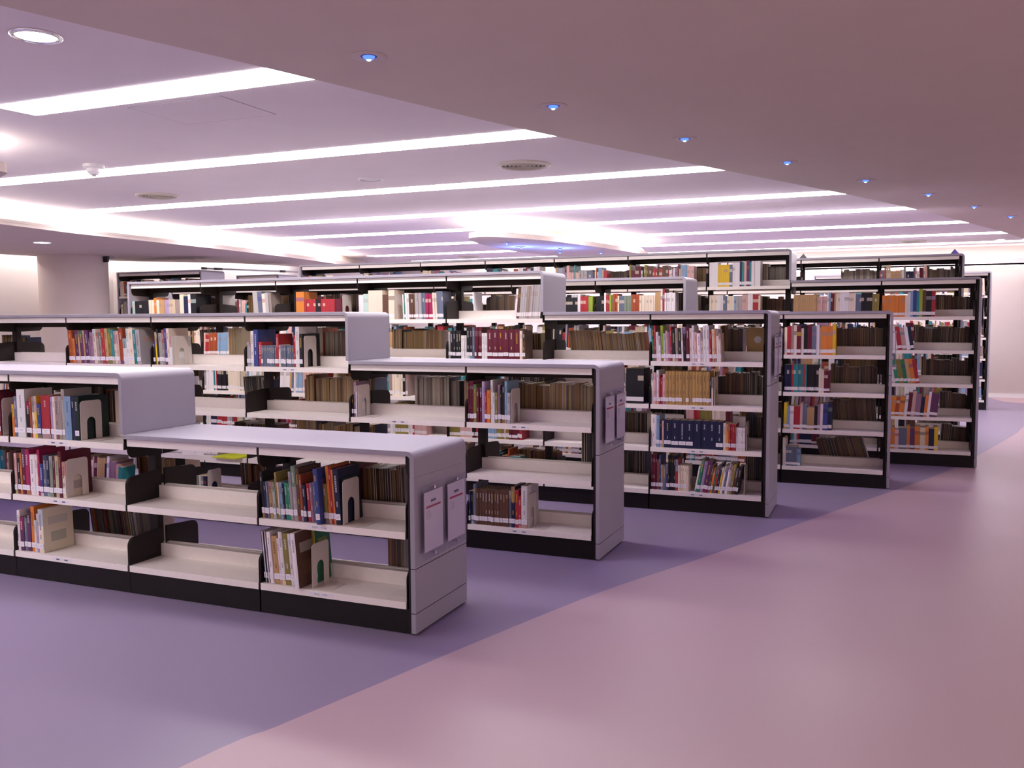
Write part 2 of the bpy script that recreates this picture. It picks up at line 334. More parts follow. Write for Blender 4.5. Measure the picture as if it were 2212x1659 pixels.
# ledge with an uplight behind it along the far wall
mb = MB(); mb.box(-9, XR, YF-.28, YF-.25, 2.49, 2.60); mb.box(-9, XR, YF-.28, YF, 2.49, 2.515)
struct('trim_1', mb, M['wall'], 'slim cove ledge along the far wall', 'trim')
def cove_tube(pts, z, r=.018, closed=False, name='cove_light', label='hidden tube light'):
    mb = MB()
    for a, b in zip(pts, pts[1:] + ([pts[0]] if closed else [])):
        mb.tube((a[0],a[1],z), (b[0],b[1],z), r, 6)
    return tag(mb.build(name, M['cove']), ' '.join(label.split()[:16]), 'light')
cove_tube([(-9,YF-.12),(-3,YF-.12),(3,YF-.12),(XR-.05,YF-.12)], 2.545, .009, label='warm white tube light hidden on the ledge of the far wall')
cove_tube([(-9,YF-.12),(-3,YF-.12),(3,YF-.12),(XR-.05,YF-.12)], 2.465, .006, label='thin tube light under the ledge of the far wall')
# left soffit: lowered band between the shelving and the lit outer wall
inner = [(-8.4,1.5),(-8.9,4.8),(-9.05,7.03),(-9.2,8.2),(-9.25,9.82),(-9.32,11.5),(-9.55,13.5),(-10.0,15.8),(-10.6,17.6)]
outer = [(-13.6,1.5),(-13.3,7.5),(-13.0,10.2),(-12.7,12.0),(-11.9,12.9),(-11.3,13.6),(-10.85,15.2),(-10.6,17.6)]
inn, out = spline(inner, 6), spline(outer, 6)
mb = MB(); mb.prism(inn[:-1] + out[::-1], 2.60, 2.635, 'z')
for a, b in zip(inn, inn[1:]):                                         # upstand lip hiding the tubes
    d = Vector((b[1]-a[1], -(b[0]-a[0]))).normalized()*-.02
    mb.prism([a, b, (b[0]+d.x,b[1]+d.y), (a[0]+d.x,a[1]+d.y)], 2.63, 2.665, 'z')
for a, b in zip(inn, inn[1:]):                                         # white back of the cove
    mb.prism([(a[0]-.42,a[1]), (b[0]-.42,b[1]), (b[0]-.44,b[1]), (a[0]-.44,a[1])], 2.63, HC+.01, 'z')
struct('ceiling_band', mb, M['soffit'], 'taupe lowered ceiling band at the left with a glowing cove edge', 'ceiling')
cove_tube([(x-.2,y) for x,y in inner[:-1]], 2.66, .02, label='tube light hidden behind the lip of the left ceiling band')
wl = [(x-.55,y+.25) for x,y in outer]
wl_s = spline(wl, 5)
mb = MB()
mb.prism(wl_s + [(wl_s[-1][0]-.1,wl_s[-1][1])] + [(x-.12,y+.05) for x,y in wl_s[::-1]], 0, HC, 'z')
struct('wall_outer_left', mb, M['wall'], 'curved white wall glowing behind the left column', 'wall')
cove_tube([(x-.28,y+.12) for x,y in outer[:-1]], 2.72, .02, label='tube light washing the curved left wall')
# round column carrying the band
mb = MB(); cx, cy = -12.437, 10.96
mb.lathe([(.527,0),(.527,2.61)], cx, cy, 64)
struct('column', mb, M['column'], 'thick round beige column at the left under the ceiling band', 'column', smooth=True)
mb = MB(); mb.box(-13.05,-12.78, 12.35,12.5, 0,2.42)
struct('trim_2', mb, M['wall'], 'narrow white pier beside the round column', 'trim')
t = thing('security_sensor', 'small grey sensor box at the top right of the round column', 'sensor', (-11.90,11.19,2.55))
mb = MB(); mb.box(-.07,.07,-.05,.05,0,.05); mb.build('mount', M['steel'], t)
mb = MB(); mb.box(-.02,.06,-.09,-.05,-.05,.03); mb.build('housing', M['black'], t)

# floating teardrop islands with a cove round them
def island(pts, label, name, tubes=True):
    s_ = spline(pts, 5, True); mb = MB(); mb.prism(s_, 2.60, 2.67, 'z')
    o = struct(name, mb, M['soffit'], label, 'ceiling')
    c = Vector((sum(p[0] for p in pts)/len(pts), sum(p[1] for p in pts)/len(pts)))
    ins = []
    for p in s_[::2]:
        d = Vector(p)-c; ins.append(tuple(c + d*(1-.16/d.length)))
    cove_tube(ins, 2.70, .02, True, label='ring of tube light on top of the '+label.split(' glow')[0])
    mb = MB(); mb.prism([(c.x-.15,c.y-.15),(c.x+.15,c.y-.15),(c.x+.15,c.y+.15),(c.x-.15,c.y+.15)], 2.66, HC+.01, 'z'); mb.build('hanger', M['soffit'], o)
    return o
island([(-5.15,10.85),(-4.85,10.75),(-4.55,11.2),(-4.3,11.85),(-4.08,12.9),(-3.88,14.2),(-3.85,15.2),(-4.1,15.9),(-4.6,16.0),(-5.0,15.4),(-5.3,14.4),(-5.48,13.3),(-5.46,12.2),(-5.34,11.4)], 'teardrop ceiling island glowing blue above the far stacks', 'ceiling_island')
island([(x-.2, y) for x, y in ((-5.72,4.48),(-5.85,4.75),(-6.5,4.9),(-7.4,4.6),(-8.0,3.9),(-7.9,3.2),(-7.2,3.0),(-6.3,3.6))], 'ceiling island at the left edge of the view', 'ceiling_island')

# ------------------------------------------------------------------ ceiling fittings
strips = [(-5.15,-2.95,4.0,4.27),(-9.0,-2.2,6.0,6.28),(-9.35,-1.2,8.05,8.33),(-9.4,-.25,10.16,10.46),(-9.6,.6,12.0,12.3),(-9.75,1.3,14.05,14.36),(-10,2.0,16.1,16.4),(-10,3.0,18.0,18.3)]
sl = ['short white light strip nearest the camera, at the upper left','second white light strip from the camera, passing behind the smoke detector','third white light strip from the camera, above the round vent','fourth white light strip from the camera','fifth white light strip from the camera, reaching the glowing island','sixth white light strip from the camera','seventh white light strip from the camera','farthest white light strip, just before the far wall']
def edge_x(y):
    for a, b in zip(edge, edge[1:]):
        if a[1] <= y <= b[1]: return a[0] + (b[0]-a[0])*(y-a[1])/(b[1]-a[1])
for (x0,x1,y0,y1), l in zip(strips, sl):
    mb = MB(); a, b = edge_x(y0)+.03, edge_x(y1)+.03
    mb.prism([(x0,y0),(a,y0),(b,y1),(x0+.03,y1)], HC-.007, HC-.0005, 'z')
    tag(mb.build('light_strip', M['strip']), l, 'ceiling light', 'white light strips in the ceiling')
# unseen strips added across the walkway and behind the viewpoint to brighten the front
for i in range(9):
    y = -2.6 + 2.35*i
    mb = MB(); mb.box(3.3, 6.8, y, y+.28, HS-.008, HS-.0005)
    tag(mb.build('light_strip', M['strip_added']), 'added unseen light strip over the other side of the walkway', 'ceiling light', 'added light strips across the walkway')
for y in (-2.4, -.2, 1.6):
    mb = MB(); mb.box(-9.0, -4.5, y, y+.28, HC-.007, HC-.0005)
    tag(mb.build('light_strip', M['strip']), 'added unseen light strip behind the viewpoint', 'ceiling light', 'added light strips behind the viewpoint')
def vent(x, y, r, l):
    t = thing('ceiling_vent', l, 'vent', (x,y,HC), 0, 'round ceiling vents')
    mb = MB(); mb.lathe([(r,-.001),(r,-.010),(r*.84,-.022),(r*.80,-.010)], seg=48); mb.build('outer_ring', M['vent'], t, smooth=True)
    mb = MB(); mb.lathe([(r*.81,-.003),(0,-.0031)], seg=40); mb.build('throat', M['vent_dark'], t)
    for q in (.70,.55,.40,.25,.10):
        mb = MB(); mb.lathe([(r*(q+.03),-.006),(r*(q+.012),-.019),(r*q,-.019),(r*(q-.004),-.006)], seg=40); mb.build('cone_ring', M['vent'], t)
vent(-2.95,7.33,.235,'round cream vent between light strips, nearest and largest')
vent(-7.2,7.45,.22,'round cream vent at the left below the smoke detector')
vent(.35,17.3,.22,'round cream vent far off at the right above the stacks')
vent(-8.2,17.2,.22,'round cream vent far off beyond the glowing island')
t = thing('smoke_detector', 'white smoke detector hanging in front of the second light strip', 'smoke detector', (-6.3,5.80,HC))
mb = MB(); mb.lathe([(.085,0),(.085,-.025),(.06,-.035),(0,-.035)], seg=32); mb.build('base', M['white'], t, smooth=False)
mb = MB(); mb.lathe([(.058,-.03),(.056,-.06),(.035,-.085),(0,-.088)], seg=32); mb.build('sensing_head', M['white'], t)
mb = MB(); mb.lathe([(.02,-.088),(.018,-.098),(0,-.098)], seg=16); mb.build('tip', M['steel'], t)
t = thing('ceiling_speaker', 'flat white round ceiling fitting between second and third light strips', 'speaker', (-4.57,7.45,HC))
mb = MB(); mb.lathe([(.12,0),(.12,-.012),(.10,-.016),(.098,-.008)], seg=36); mb.build('rim', M['white'], t, smooth=True)
mb = MB(); mb.lathe([(.10,-.006),(0,-.0061)], seg=36); mb.build('grille', M['ceiling'], t)
t = thing('access_panel', 'square access panel outlined in the ceiling beside the short light strip', 'access panel', (-4.07,4.63,HC))
mb = MB(); mb.box(-.36,.36,-.26,.26,-.0025,.004); mb.build('hatch', M['ceiling'], t)
mb = MB()
for b_ in ((-.366,.366,-.266,-.26),(-.366,.366,.26,.266),(-.366,-.36,-.26,.26),(.36,.366,-.26,.26)): mb.box(*b_, -.002, .003)
mb.build('frame', M['steel'], t)
t = thing('recessed_downlight', 'bright round downlight at the upper left corner', 'ceiling light', (-3.72,3.12,HC))
mb = MB(); mb.lathe([(.115,-.001),(.115,-.008),(.096,-.012),(.09,-.002)], seg=40); mb.build('rim', M['chrome'], t, smooth=True)
mb = MB(); mb.lathe([(.09,-.004),(.05,-.010),(0,-.012)], seg=40); mb.build('lamp', M['lamp'], t)
t = thing('recessed_downlight', 'small square downlight in the left ceiling band', 'ceiling light', (-10.6,8.85,2.60))
mb = MB(); mb.box(-.09,.09,-.09,.09,-.006,0); mb.build('frame', M['white'], t)
mb = MB(); mb.box(-.07,.07,-.07,.07,-.009,-.005); mb.build('lamp', M['lamp'], t)
def beam(parent, z, watts, col, ang=120):
    ld = bpy.data.lights.new('beam', 'SPOT'); ld.color = col; ld.energy = watts; ld.spot_size = R(ang); ld.spot_blend = .8; ld.shadow_soft_size = .08
    lo = bpy.data.objects.new('beam', ld); COL.objects.link(lo); lo.location = (0,0,z); lo.parent = parent
beam(t, -.03, 58, (1,.90,.78))
for x, y in ((-10.6,6.0),(-10.9,4.0),(-12.3,6.0),(-12.3,4.0)):  # unseen downlights added further along the band to brighten the left side
    t = thing('recessed_downlight', 'added unseen square downlight in the left ceiling band, farther along', 'ceiling light', (x,y,2.60), 0, 'added downlights of the left ceiling band')
    mb = MB(); mb.box(-.12,.12,-.12,.12,-.008,0); mb.build('frame', M['white'], t)
    mb = MB(); mb.box(-.09,.09,-.09,.09,-.011,-.007); mb.build('lamp', M['lamp'], t)
    beam(t, -.03, 58, (1,.90,.78))
for x, y in ((-1.6,-.2),(.8,-.4),(2.2,.6),(-1.0,-2.2),(1.4,-2.2)):  # extra downlights, out of view, added to light the front floor
    t = thing('recessed_downlight', 'added unseen downlight in the taupe ceiling behind the viewpoint', 'ceiling light', (x,y,HS), 0, 'added downlights behind the viewpoint')
    mb = MB(); mb.lathe([(.1,0),(.1,-.008),(.075,-.008)], seg=24); mb.build('rim', M['white'], t)
    mb = MB(); mb.lathe([(.078,-.005),(0,-.006)], seg=24); mb.build('lamp', M['lamp'], t)
    beam(t, -.03, 70, (1,.92,.94), 130)
for i, (x, l) in enumerate(((1.75,'small recessed downlight at the far right edge, left of a pair'),(2.15,'small recessed downlight at the far right edge, right of a pair'))):
    t = thing('recessed_downlight', l, 'ceiling light', (x,17.7,HC), 0, 'far recessed downlights')
    mb = MB(); mb.lathe([(.09,0),(.09,-.008),(.065,-.008)], seg=24); mb.build('rim', M['white'], t)
    mb = MB(); mb.lathe([(.068,-.005),(0,-.006)], seg=24); mb.build('lamp', M['lamp'], t)
mb = MB()
for b_ in ((1.45,1.95,12.6,12.61),(1.45,1.46,12.6,13.1)): mb.box(*b_, HS-.002, HS)
def blue_light(x, y, z, l, watts, group='blue downlights along the walkway ceiling', r=.085):
    t = thing('blue_downlight', l, 'ceiling light', (x,y,z), 0, group)
    mb = MB(); mb.lathe([(r,-.0005),(r,-.004),(r*.72,-.007),(r*.46,-.002)], seg=36); mb.build('trim_ring', M['soffit'], t, smooth=True)
    mb = MB(); mb.lathe([(r*.50,-.0022),(r*.30,-.0028)], seg=36); mb.build('reflector', M['vent_dark'], t)
    mb = MB(); mb.lathe([(r*.36,-.003),(r*.26,-.014),(0,-.019)], seg=24); mb.build('lens', M['bluelens'], t)
    mb = MB(); mb.lathe([(r*.15,-.018),(r*.08,-.024),(0,-.025)], seg=16); mb.build('diode', M['diode'], t)
    if watts:
        ld = bpy.data.lights.new('blue_beam', 'SPOT'); ld.color = BLUE_C; ld.energy = watts; ld.spot_size = R(118); ld.spot_blend = .9; ld.shadow_soft_size = .05
        lo = bpy.data.objects.new('blue_beam', ld); COL.objects.link(lo); lo.location = (0,0,-.05); lo.parent = t
        lo.rotation_euler = (0,0,0)
    return t
ordn = ['first','second','third','fourth','fifth','sixth','seventh','eighth','ninth','tenth','eleventh','twelfth','thirteenth','fourteenth','fifteenth','sixteenth','seventeenth','eighteenth','nineteenth','twentieth','twenty-first','twenty-second','twenty-third','twenty-fourth','twenty-fifth','twenty-sixth','twenty-seventh','twenty-eighth','twenty-ninth','thirtieth']
blues = [(-2.36,3.85),(-1.89,5.17),(-1.37,6.47),(-.80,7.78),(-.23,9.10),(.35,10.39),(.88,11.75),(1.40,13.1)]
for i, (x, y) in enumerate(blues):
    blue_light(x, y, HS, ('nearest and largest blue downlight in the taupe ceiling' if i == 0 else ordn[i]+' blue downlight from the camera in the taupe ceiling'), BLUE_W)
for x, y in ((-6.3,4.1),(-6.9,3.55)):
    blue_light(x, y, 2.60, 'blue light under the left ceiling island', 26.0, 'blue lights under the left ceiling island')
for i, (x, y) in enumerate(((-4.97,11.69),(-5.06,12.45),(-4.63,12.95),(-4.88,13.65),(-4.32,14.05))):
    t = blue_light(x, y, 2.60, ['blue light at the near tip of the teardrop island','brightly glowing blue light at the left of the island','brightly glowing blue light in the middle of the island','dim blue light at the rear left of the island','dim blue light at the rear right of the island'][i], 0, 'blue lights under the teardrop island')
    if i in (1, 2):
        ld = bpy.data.lights.new('blue_glow', 'POINT'); ld.color = (.12,.25,1); ld.energy = 8.0; ld.shadow_soft_size = .02
        lo = bpy.data.objects.new('blue_glow', ld); COL.objects.link(lo); lo.location = (0,0,-.2); lo.parent = t

# ------------------------------------------------------------------ shelving
W, D, DS = .9, .566, .25
LV = [.160 + .342*i for i in range(7)]
TOP = lambda n: .896 + .342*(n-2)
def arc(cx, cz, r, a0, a1, n=6): return [(cx+r*math.cos(R(a0+(a1-a0)*i/n)), cz+r*math.sin(R(a0+(a1-a0)*i/n))) for i in range(n+1)]
def shelf_parts(flip):
    """shelf plate at local z=0 top, front lip at y=0 (flip: front lip at y=0 looking the other way)"""
    s = -1 if flip else 1; w = W/2-.008
    def bx(mb, x0,x1,y0,y1,z0,z1,mi=0): mb.box(x0,x1,*sorted((y0*s,y1*s)),z0,z1,mi)
    pl = MB(); bx(pl,-w,w,.010,DS,-.012,0); bx(pl,-w,w,0,.012,-.035,0)
    st = MB(); bx(st,-w,w,DS-.012,DS,0,.072); bx(st,-w,w,DS-.004,DS+.012,.066,.072)
    brs = []
    for sx in (-1, 1):
        b = MB(); x = sx*(W/2-.0045)
        prof = [(.004,-.034),(.004,.108)] + [(y,z) for y,z in arc(.049,.108,.045,180,90,5)][1:] + [(DS+.01,.166),(DS+.01,-.034)]
        b.prism([(y*s,z) for y,z in prof], x-.0022, x+.0022, 'x'); brs.append(b)
    hd = MB(); bx(hd,-w,w,0,.012,-.004,.036); bx(hd,-w,w,.012,DS,.026,.036)
    hb = []
    for sx in (-1, 1):
        b = MB(); x = sx*(W/2-.0045)
        prof = [(.004,.034),(.004,-.03)] + [(y,z) for y,z in arc(.049,-.03,.045,180,270,5)][1:] + [(DS+.01,-.082),(DS+.01,.034)]
        b.prism([(y*s,z) for y,z in prof], x-.0022, x+.0022, 'x'); hb.append(b)
    def join(a, others):
        mb = MB(); mb.v = list(a.v); mb.f = [list(f) for f in a.f]; mb.mi = list(a.mi); mb.c = list(a.c)
        for o, mi in others:
            n = mb.add(o.v)
            for f in o.f: mb.face([n+i for i in f], mi)
        return mb
    sm, dk = M['shelf'], M['dark']
    return dict(shelf=pl.mesh('shelf', sm), stop=st.mesh('back_stop', sm), br=[b.mesh('bracket', dk) for b in brs],
                head=hd.mesh('canopy_shelf', sm), hbr=[b.mesh('hanging_bracket', dk) for b in hb],
                full=join(pl, [(st,0),(brs[0],1),(brs[1],1)]).mesh('shelf', [sm, dk]), fullhead=join(hd, [(hb[0],1),(hb[1],1)]).mesh('canopy_shelf', [sm, dk]))
SP = [shelf_parts(False), shelf_parts(True)]
LAB = {}
def label_mesh(txt):
    if txt not in LAB:
        mb = MB(); mb.box(-.075,.075,-.0006,.0004,-.027,-.009,0)
        if txt: text_mesh(mb, txt, .0125, 0, -.0225, -.0009, 1)
        else:
            for x0 in (-.045, .02):
                for q in range(5): mb.box(x0+q*.0055, x0+q*.0055+.0042, -.0009, -.0005, -.022, -.0145, 1)
            mb.box(-.004,.004,-.0009,-.0005,-.019,-.0178,1)
        LAB[txt] = mb.mesh('shelf_label', [M['paper'], M['ink']])
    return LAB[txt]
row_words = ['nearest','second','third','fourth','fifth','sixth']
def run(Xe, Y, secs, label, detail, name='book_stack', left_end=True, right_end=True, signs=True, labelled=(), zs=1.0):
    """one double sided run; secs = [(bays, levels)] from the right end; Xe = inner face of the right end panel"""
    t = thing(name, label, 'bookshelf', (Xe, Y, 0), 0, 'double sided library stacks')
    k = 0; th = .026; t.scale = (1, 1, zs)
    nb = sum(b for b, _ in secs)
    for si, (bays, n) in enumerate(secs):
        top = TOP(n)
        for b in range(bays):
            xc = -(k+b+.5)*W; sx_ = 1.0
            if k+b == 0: xc -= .012; sx_ = .975
            for side in (0, 1):
                yl = .008 if side == 0 else D-.008
                P = SP[side]
                for l in range(n):
                    if detail:
                        sh = link('shelf', P['shelf'], t, (xc, yl, LV[l])); sh.scale.x = sx_; link('back_stop', P['stop'], sh)
                        for m_ in P['br']: link('bracket', m_, sh)
                        if side == 0 and (k+b, l) in labelled:
                            lo = link('shelf_label', label_mesh(labelled[(k+b, l)]), sh, (-.06, -.0005, 0))
                    else: link('shelf', P['full'], t, (xc, yl, LV[l])).scale.x = sx_
                if detail:
                    hd = link('canopy_shelf', P['head'], t, (xc, yl+(.012 if side == 0 else -.012), top-.062)); hd.scale.x = sx_
                    for m_ in P['hbr']: link('hanging_bracket', m_, hd)
                else: link('canopy_shelf', P['fullhead'], t, (xc, yl+(.012 if side == 0 else -.012), top-.062)).scale.x = sx_
            for ya in (.02, D-.045):
                mb = MB(); mb.box(xc-W/2+.0015, xc+W/2-.0015, ya, ya+.025, .004, .124); mb.build('kick_plate', M['kick'], t)
        x0, x1 = -(k+bays)*W, -k*W
        # top rail below the canopy
        mb = MB(); mb.box(x0+.03, x1-.03, D/2-.02, D/2+.02, top-.104, top-.028); mb.build('top_rail', M['dark'], t)
        # canopy wrapping over the right end
        r = .04; xo = x1 + th if si == 0 else x1 + .004
        zl = top-.128 if si == 0 else TOP(secs[si-1][1])+.0005
        inner_r = r-.024
        xl = x0 - (th if (si == len(secs)-1 and left_end) else 0)
        prof = [(xl, top-.024),(xl, top)] + arc(xo-r, top-r, r, 90, 0, 7) + [(xo, zl),(xo-.024, zl)] + arc(xo-r, top-r, inner_r-.0, 0, 90, 5)
        if not (si == 0 and not right_end):
            mb = MB(); mb.prism(prof, 0, D, 'y'); mb.build('canopy_top', M['silver'], t, bevel=.002 if detail else 0)
        else:
            mb = MB(); mb.box(x0, x1, 0, D, top-.024, top); mb.build('canopy_top', M['silver'], t)
        k += bays
    for i in range(nb+1):
        # height of the upright is that of the taller neighbour
        def lev(bi):
            a = 0
            for b_, n_ in secs:
                a += b_
                if bi < a: return n_
            return 0
        n = max(lev(i) if i < nb else 0, lev(i-1) if i > 0 else 0)
        x = -i*W + (.03 if i == nb else (-.03 if i == 0 else (-.053 if lev(i) != lev(i-1) else 0)))
        mb = MB(); mb.box(x-.028, x+.028, D/2-.022, D/2+.022, .004, TOP(n)-.03); mb.build('upright', M['dark'], t)
    n0, nl = secs[0][1], secs[-1][1]
    if right_end:
        mb = MB(); mb.box(-.018, -.0005, .014, D-.014, .006, TOP(n0)-.03); mb.build('end_frame', M['dark'], t)
        mb = MB(); g = .0045; zs = [0.008, .108, .326 if n0 == 2 else (.67 if n0 == 3 else TOP(n0)-.57), TOP(n0)-.128]
        for a, b in zip(zs, zs[1:]): mb.box(.002, th, 0, D, a+g, b)
        mb.box(.004, th-.012, .003, D-.003, .008, TOP(n0)-.128, 1)
        mb.build('end_panel', [M['silver'], M['gap']], t)
    if left_end:
        mb = MB(); mb.box(-nb*W-th, -nb*W-.002, 0, D, .008, TOP(nl)-.025); mb.build('end_panel', M['silver'], t)
    if signs and right_end:
        zb = TOP(n0)-.128-.405
        for q, (y0, wd) in enumerate((('front', .036), ('back', .287))):
            sg = thing('sign_holder', f'clear acrylic sign holder, {"left" if q == 0 else "right"} of the pair on the {row_words[signs-1]} stack end panel', 'sign', (Xe+th, Y+wd, zb), 0, 'acrylic signs on stack ends')
            mb = MB(); mb.box(.026,.029,0,.232,0,.36); mb.build('acrylic_pane', M['acrylic'], sg)
            mb = MB(); mb.box(.0232,.0236,.018,.214,.034,.326,0)
            mb.box(.0236,.0239,.04,.19,.246,.256,1)
            for j in range(4): mb.box(.0236,.0239,.088+j*.0135,.088+j*.0135+.0105,.272,.284,2)
            for j, ln in enumerate((.02,.03,.024,.034,.018)):
                mb.box(.0236,.0239,.045,.049,.228-j*.009,.231-j*.009,2); mb.box(.0236,.0239,.06,.06+ln,.228-j*.009,.2295-j*.009,2)
            mb.build('paper_notice', [M['paper'], M['red'], M['ink']], sg)
            for yy, zz in ((.116,.343),(.116,.017)):
                mb = MB(); mb.tube((0,yy,zz),(.025,yy,zz),.006,12); mb.tube((.029,yy,zz),(.033,yy,zz),.008,12); mb.build('standoff_pin', M['chrome'], sg, smooth=False)
    return t
SECS = [[(2,2),(6,3)],[(2,3),(6,4)],[(2,4),(5,5)],[(2,4),(7,5)],[(2,5),(7,6)],[(4,6)]]
STEP = ['nearest low double sided stack with a lavender canopy stepping up at the left','second double sided stack, one shelf taller than the nearest one','third double sided stack, full of books at its right end bay','fourth double sided stack, partly hidden behind the third one','fifth double sided stack, its taller part reaching the ceiling lights','sixth double sided stack peeking over the fifth, holding mostly tan volumes']
labs = [{(0,1):'910.77  -  911.88',(0,0):'910.21  -  917.8',(2,2):'',(2,1):'',(2,0):''},{(0,2):'',(0,0):'',(1,2):'',(2,3):''},{(0,3):'',(0,2):'',(0,1):'',(0,0):''}]
for i, (x, y) in enumerate(ROWS_XY):
    run(x, y, SECS[i], STEP[i], i < 3, signs=i+1 if i < 5 else 0, labelled=labs[i] if i < 3 else ())
run(1.50, 16.5, [(3,6)], 'farthest stack at the right, its narrow end against the pale far wall', False, signs=0)
run(-10.50, 11.75, [(2,6)], 'tall wall bookcase beside the round column at the left', False, signs=0, zs=1.047)
run(-10.2, 13.4, [(1,6)], 'grey topped bookcase behind the tall one at the left', False, signs=0, zs=1.043)

# ------------------------------------------------------------------ books
HEX = dict(black='1c1b20',navy='1d2140',blue='34437f',sky='7f9cb8',teal='2f7f83',green='2f7a5c',mint='a9bcb4',sage='7d8a78',forest='12251f',lime='8fa53a',olive='84773c',yellow='d9b32a',orange='cf7a35',
    rust='9a4a2a',brown='5d4032',tan='b48f63',kraft='a8854f',cream='ddcdb8',beige='bfae92',white='dcd6d6',grey='a39d9d',slate='636a7d',taupe='94847c',mauve='8d6a80',purple='5a3158',violet='473f86',lavender='a48fb5',
    pink='c9a09a',magenta='9a2150',red='a32c35',maroon='5e1a2c')
LINC = {k: lin(v) for k, v in HEX.items()}
PAGE = lin('cdb896')
rng = random.Random(11)
def vary(c, a=.10, r=None):
    r = r or rng; s = 1+r.uniform(-a, a); return tuple(max(0, min(1, v*s*(1+r.uniform(-a*.4, a*.4)))) for v in c)
def contrast(c, r):
    return LINC['white'] if sum(c)/3 < .22 and r.random() < .75 else (LINC['yellow'] if sum(c)/3 < .2 else r.choice([LINC['black'], LINC['maroon'], LINC['navy']]))
def mix(a, b, f): return tuple(x*(1-f)+y*f for x, y in zip(a, b))
def cover(mb, t, d, h, c, acc, style, r, side_c=None):
    """hard/soft cover: boards + rounded spine in height bands, title marks on the spine. local origin: bottom left front"""
    hard = t > .016; ct = .0025 if hard else .0012; bu = min(.003, t*.18)
    zs = [0, h*.10, h*.16, h*.62, h*.80, h]
    band = {0: acc if style in (1, 4) else c, 1: c, 2: c, 3: acc if style == 2 else c, 4: acc if style in (2, 3) else c}
    out = [(0, d), (0, bu), (t*.25, bu*.25), (t*.5, 0), (t*.75, bu*.25), (t, bu), (t, d), (t-ct, d), (t-ct, ct+bu), (ct, ct+bu), (ct, d)]
    k = len(out); n = mb.add([(x, y, z) for z in zs for x, y in out])
    for s_ in range(len(zs)-1):
        for i in range(k):
            j = (i+1) % k; col = band[s_] if 1 <= i <= 4 else (side_c if side_c and i == 5 else c)
            mb.face([n+s_*k+i, n+s_*k+j, n+(s_+1)*k+j, n+(s_+1)*k+i], 0, col)
    for base, fl_ in ((n, True), (n+(len(zs)-1)*k, False)):
        for q in ((0,1,9,10),(1,2,3,4,5,8,9),(5,6,7,8)):
            f = [base+i for i in q]; mb.face(f if not fl_ else f[::-1], 0, c)
    base_ = c if style not in (2, 3) else acc
    ink = mix(contrast(base_, r), base_, .45)
    g = min(.011, t*.34); m = r.randint(3, 7); z = h*.88; e = -.0004
    if g > .003:
        for q in range(m):
            gh = g*r.uniform(.8, 1.05)
            if z-gh < h*.3: break
            mb.box(t/2-g/2*r.uniform(.8,1), t/2+g/2*r.uniform(.8,1), e, e+.0008, z-gh, z, 0, ink); z -= gh*1.3
        if r.random() < .6: mb.box(t/2-g*.3, t/2+g*.3, e, e+.0008, h*.32, h*.42, 0, ink)
    # front board art on the right hand face
    c = side_c or c; a = mix(vary(acc, .2, r), c, .6); mb.box(t-.0003, t+.0004, d*.18, d*.82, h*.62, h*.80, 0, a)
    mb.box(t-.0003, t+.0004, d*.25, d*.75, h*.22, h*.45, 0, mix(vary(c, .5, r), c, .3))
def pages(mb, t, d, h, col):
    hard = t > .016; ct = .0025 if hard else .0012; bu = min(.003, t*.18); top = .003 if hard else .0004
    mb.box(ct+.0002, t-ct-.0002, ct+bu+.0003, d-(.004 if hard else .0003), top, h-top, 0, col)
def parse(s):
    out = []
    for tk in s.split():
        p = tk.split(':'); cnt = 1; fl_ = p[3] if len(p) > 3 else ''
        if 'x' in p[2]: p[2], cnt = p[2].split('x'); cnt = int(cnt)
        for i in range(cnt): out.append((p[0], float(p[1]), float(p[2])/100, fl_, cnt > 1))
    return out
def book_place(x, y, z, t, lean):
    """matrix that stands a book (local origin bottom left front) on z, pivoting on the corner it leans on"""
    a = R(lean)
    rot = Matrix.Rotation(a, 4, 'Y')
    if lean > 0: return Matrix.Translation((x+t*math.cos(a), y, z)) @ rot @ Matrix.Translation((-t, 0, 0))
    return Matrix.Translation((x, y, z)) @ rot
counters = {}
mass = MB()
def mass_book(mb, mtx, t, d, h, c, acc, lab, back, r, pcol):
    s = 0 if not back else 1
    y0, y1 = (0, d) if not back else (d, 0)
    z1, z2 = h*.07, h*.19
    def q(pts, col): n = mb.add([tuple(mtx @ Vector(p)) for p in pts]); mb.face([n, n+1, n+2, n+3], 0, col)
    e = .0012
    def sp(a, b, col): q([(0,y0,a),(t,y0,a),(t,y0,b),(0,y0,b)] if not back else [(t,y0,a),(0,y0,a),(0,y0,b),(t,y0,b)], col)
    if lab: sp(0, z1, c); sp(z1, z2, LINC['white']); sp(z2, h*.66, c); sp(h*.66, h*.8, acc); sp(h*.8, h, c)
    else: sp(0, h*.7, c); sp(h*.7, h, acc)
    lo, hi = min(y0, y1), max(y0, y1)
    q([(t,lo,0),(t,hi,0),(t,hi,h),(t,lo,h)], c); q([(0,hi,0),(0,lo,0),(0,lo,h),(0,hi,h)], c)
    q([(0,lo,h),(t,lo,h),(t,hi,h),(0,hi,h)], pcol); q([(0,hi,0),(t,hi,0),(t,lo,0),(0,lo,0)], c)
    # fore edge: page block between two board edges
    w_ = min(.002, t*.15)
    for a, b, col in ((0,w_,c),(w_,t-w_,pcol),(t-w_,t,c)):
        q([(b,y1,0),(a,y1,0),(a,y1,h),(b,y1,h)] if not back else [(a,y1,0),(b,y1,0),(b,y1,h),(a,y1,h)], col)
MAXLEV = {}
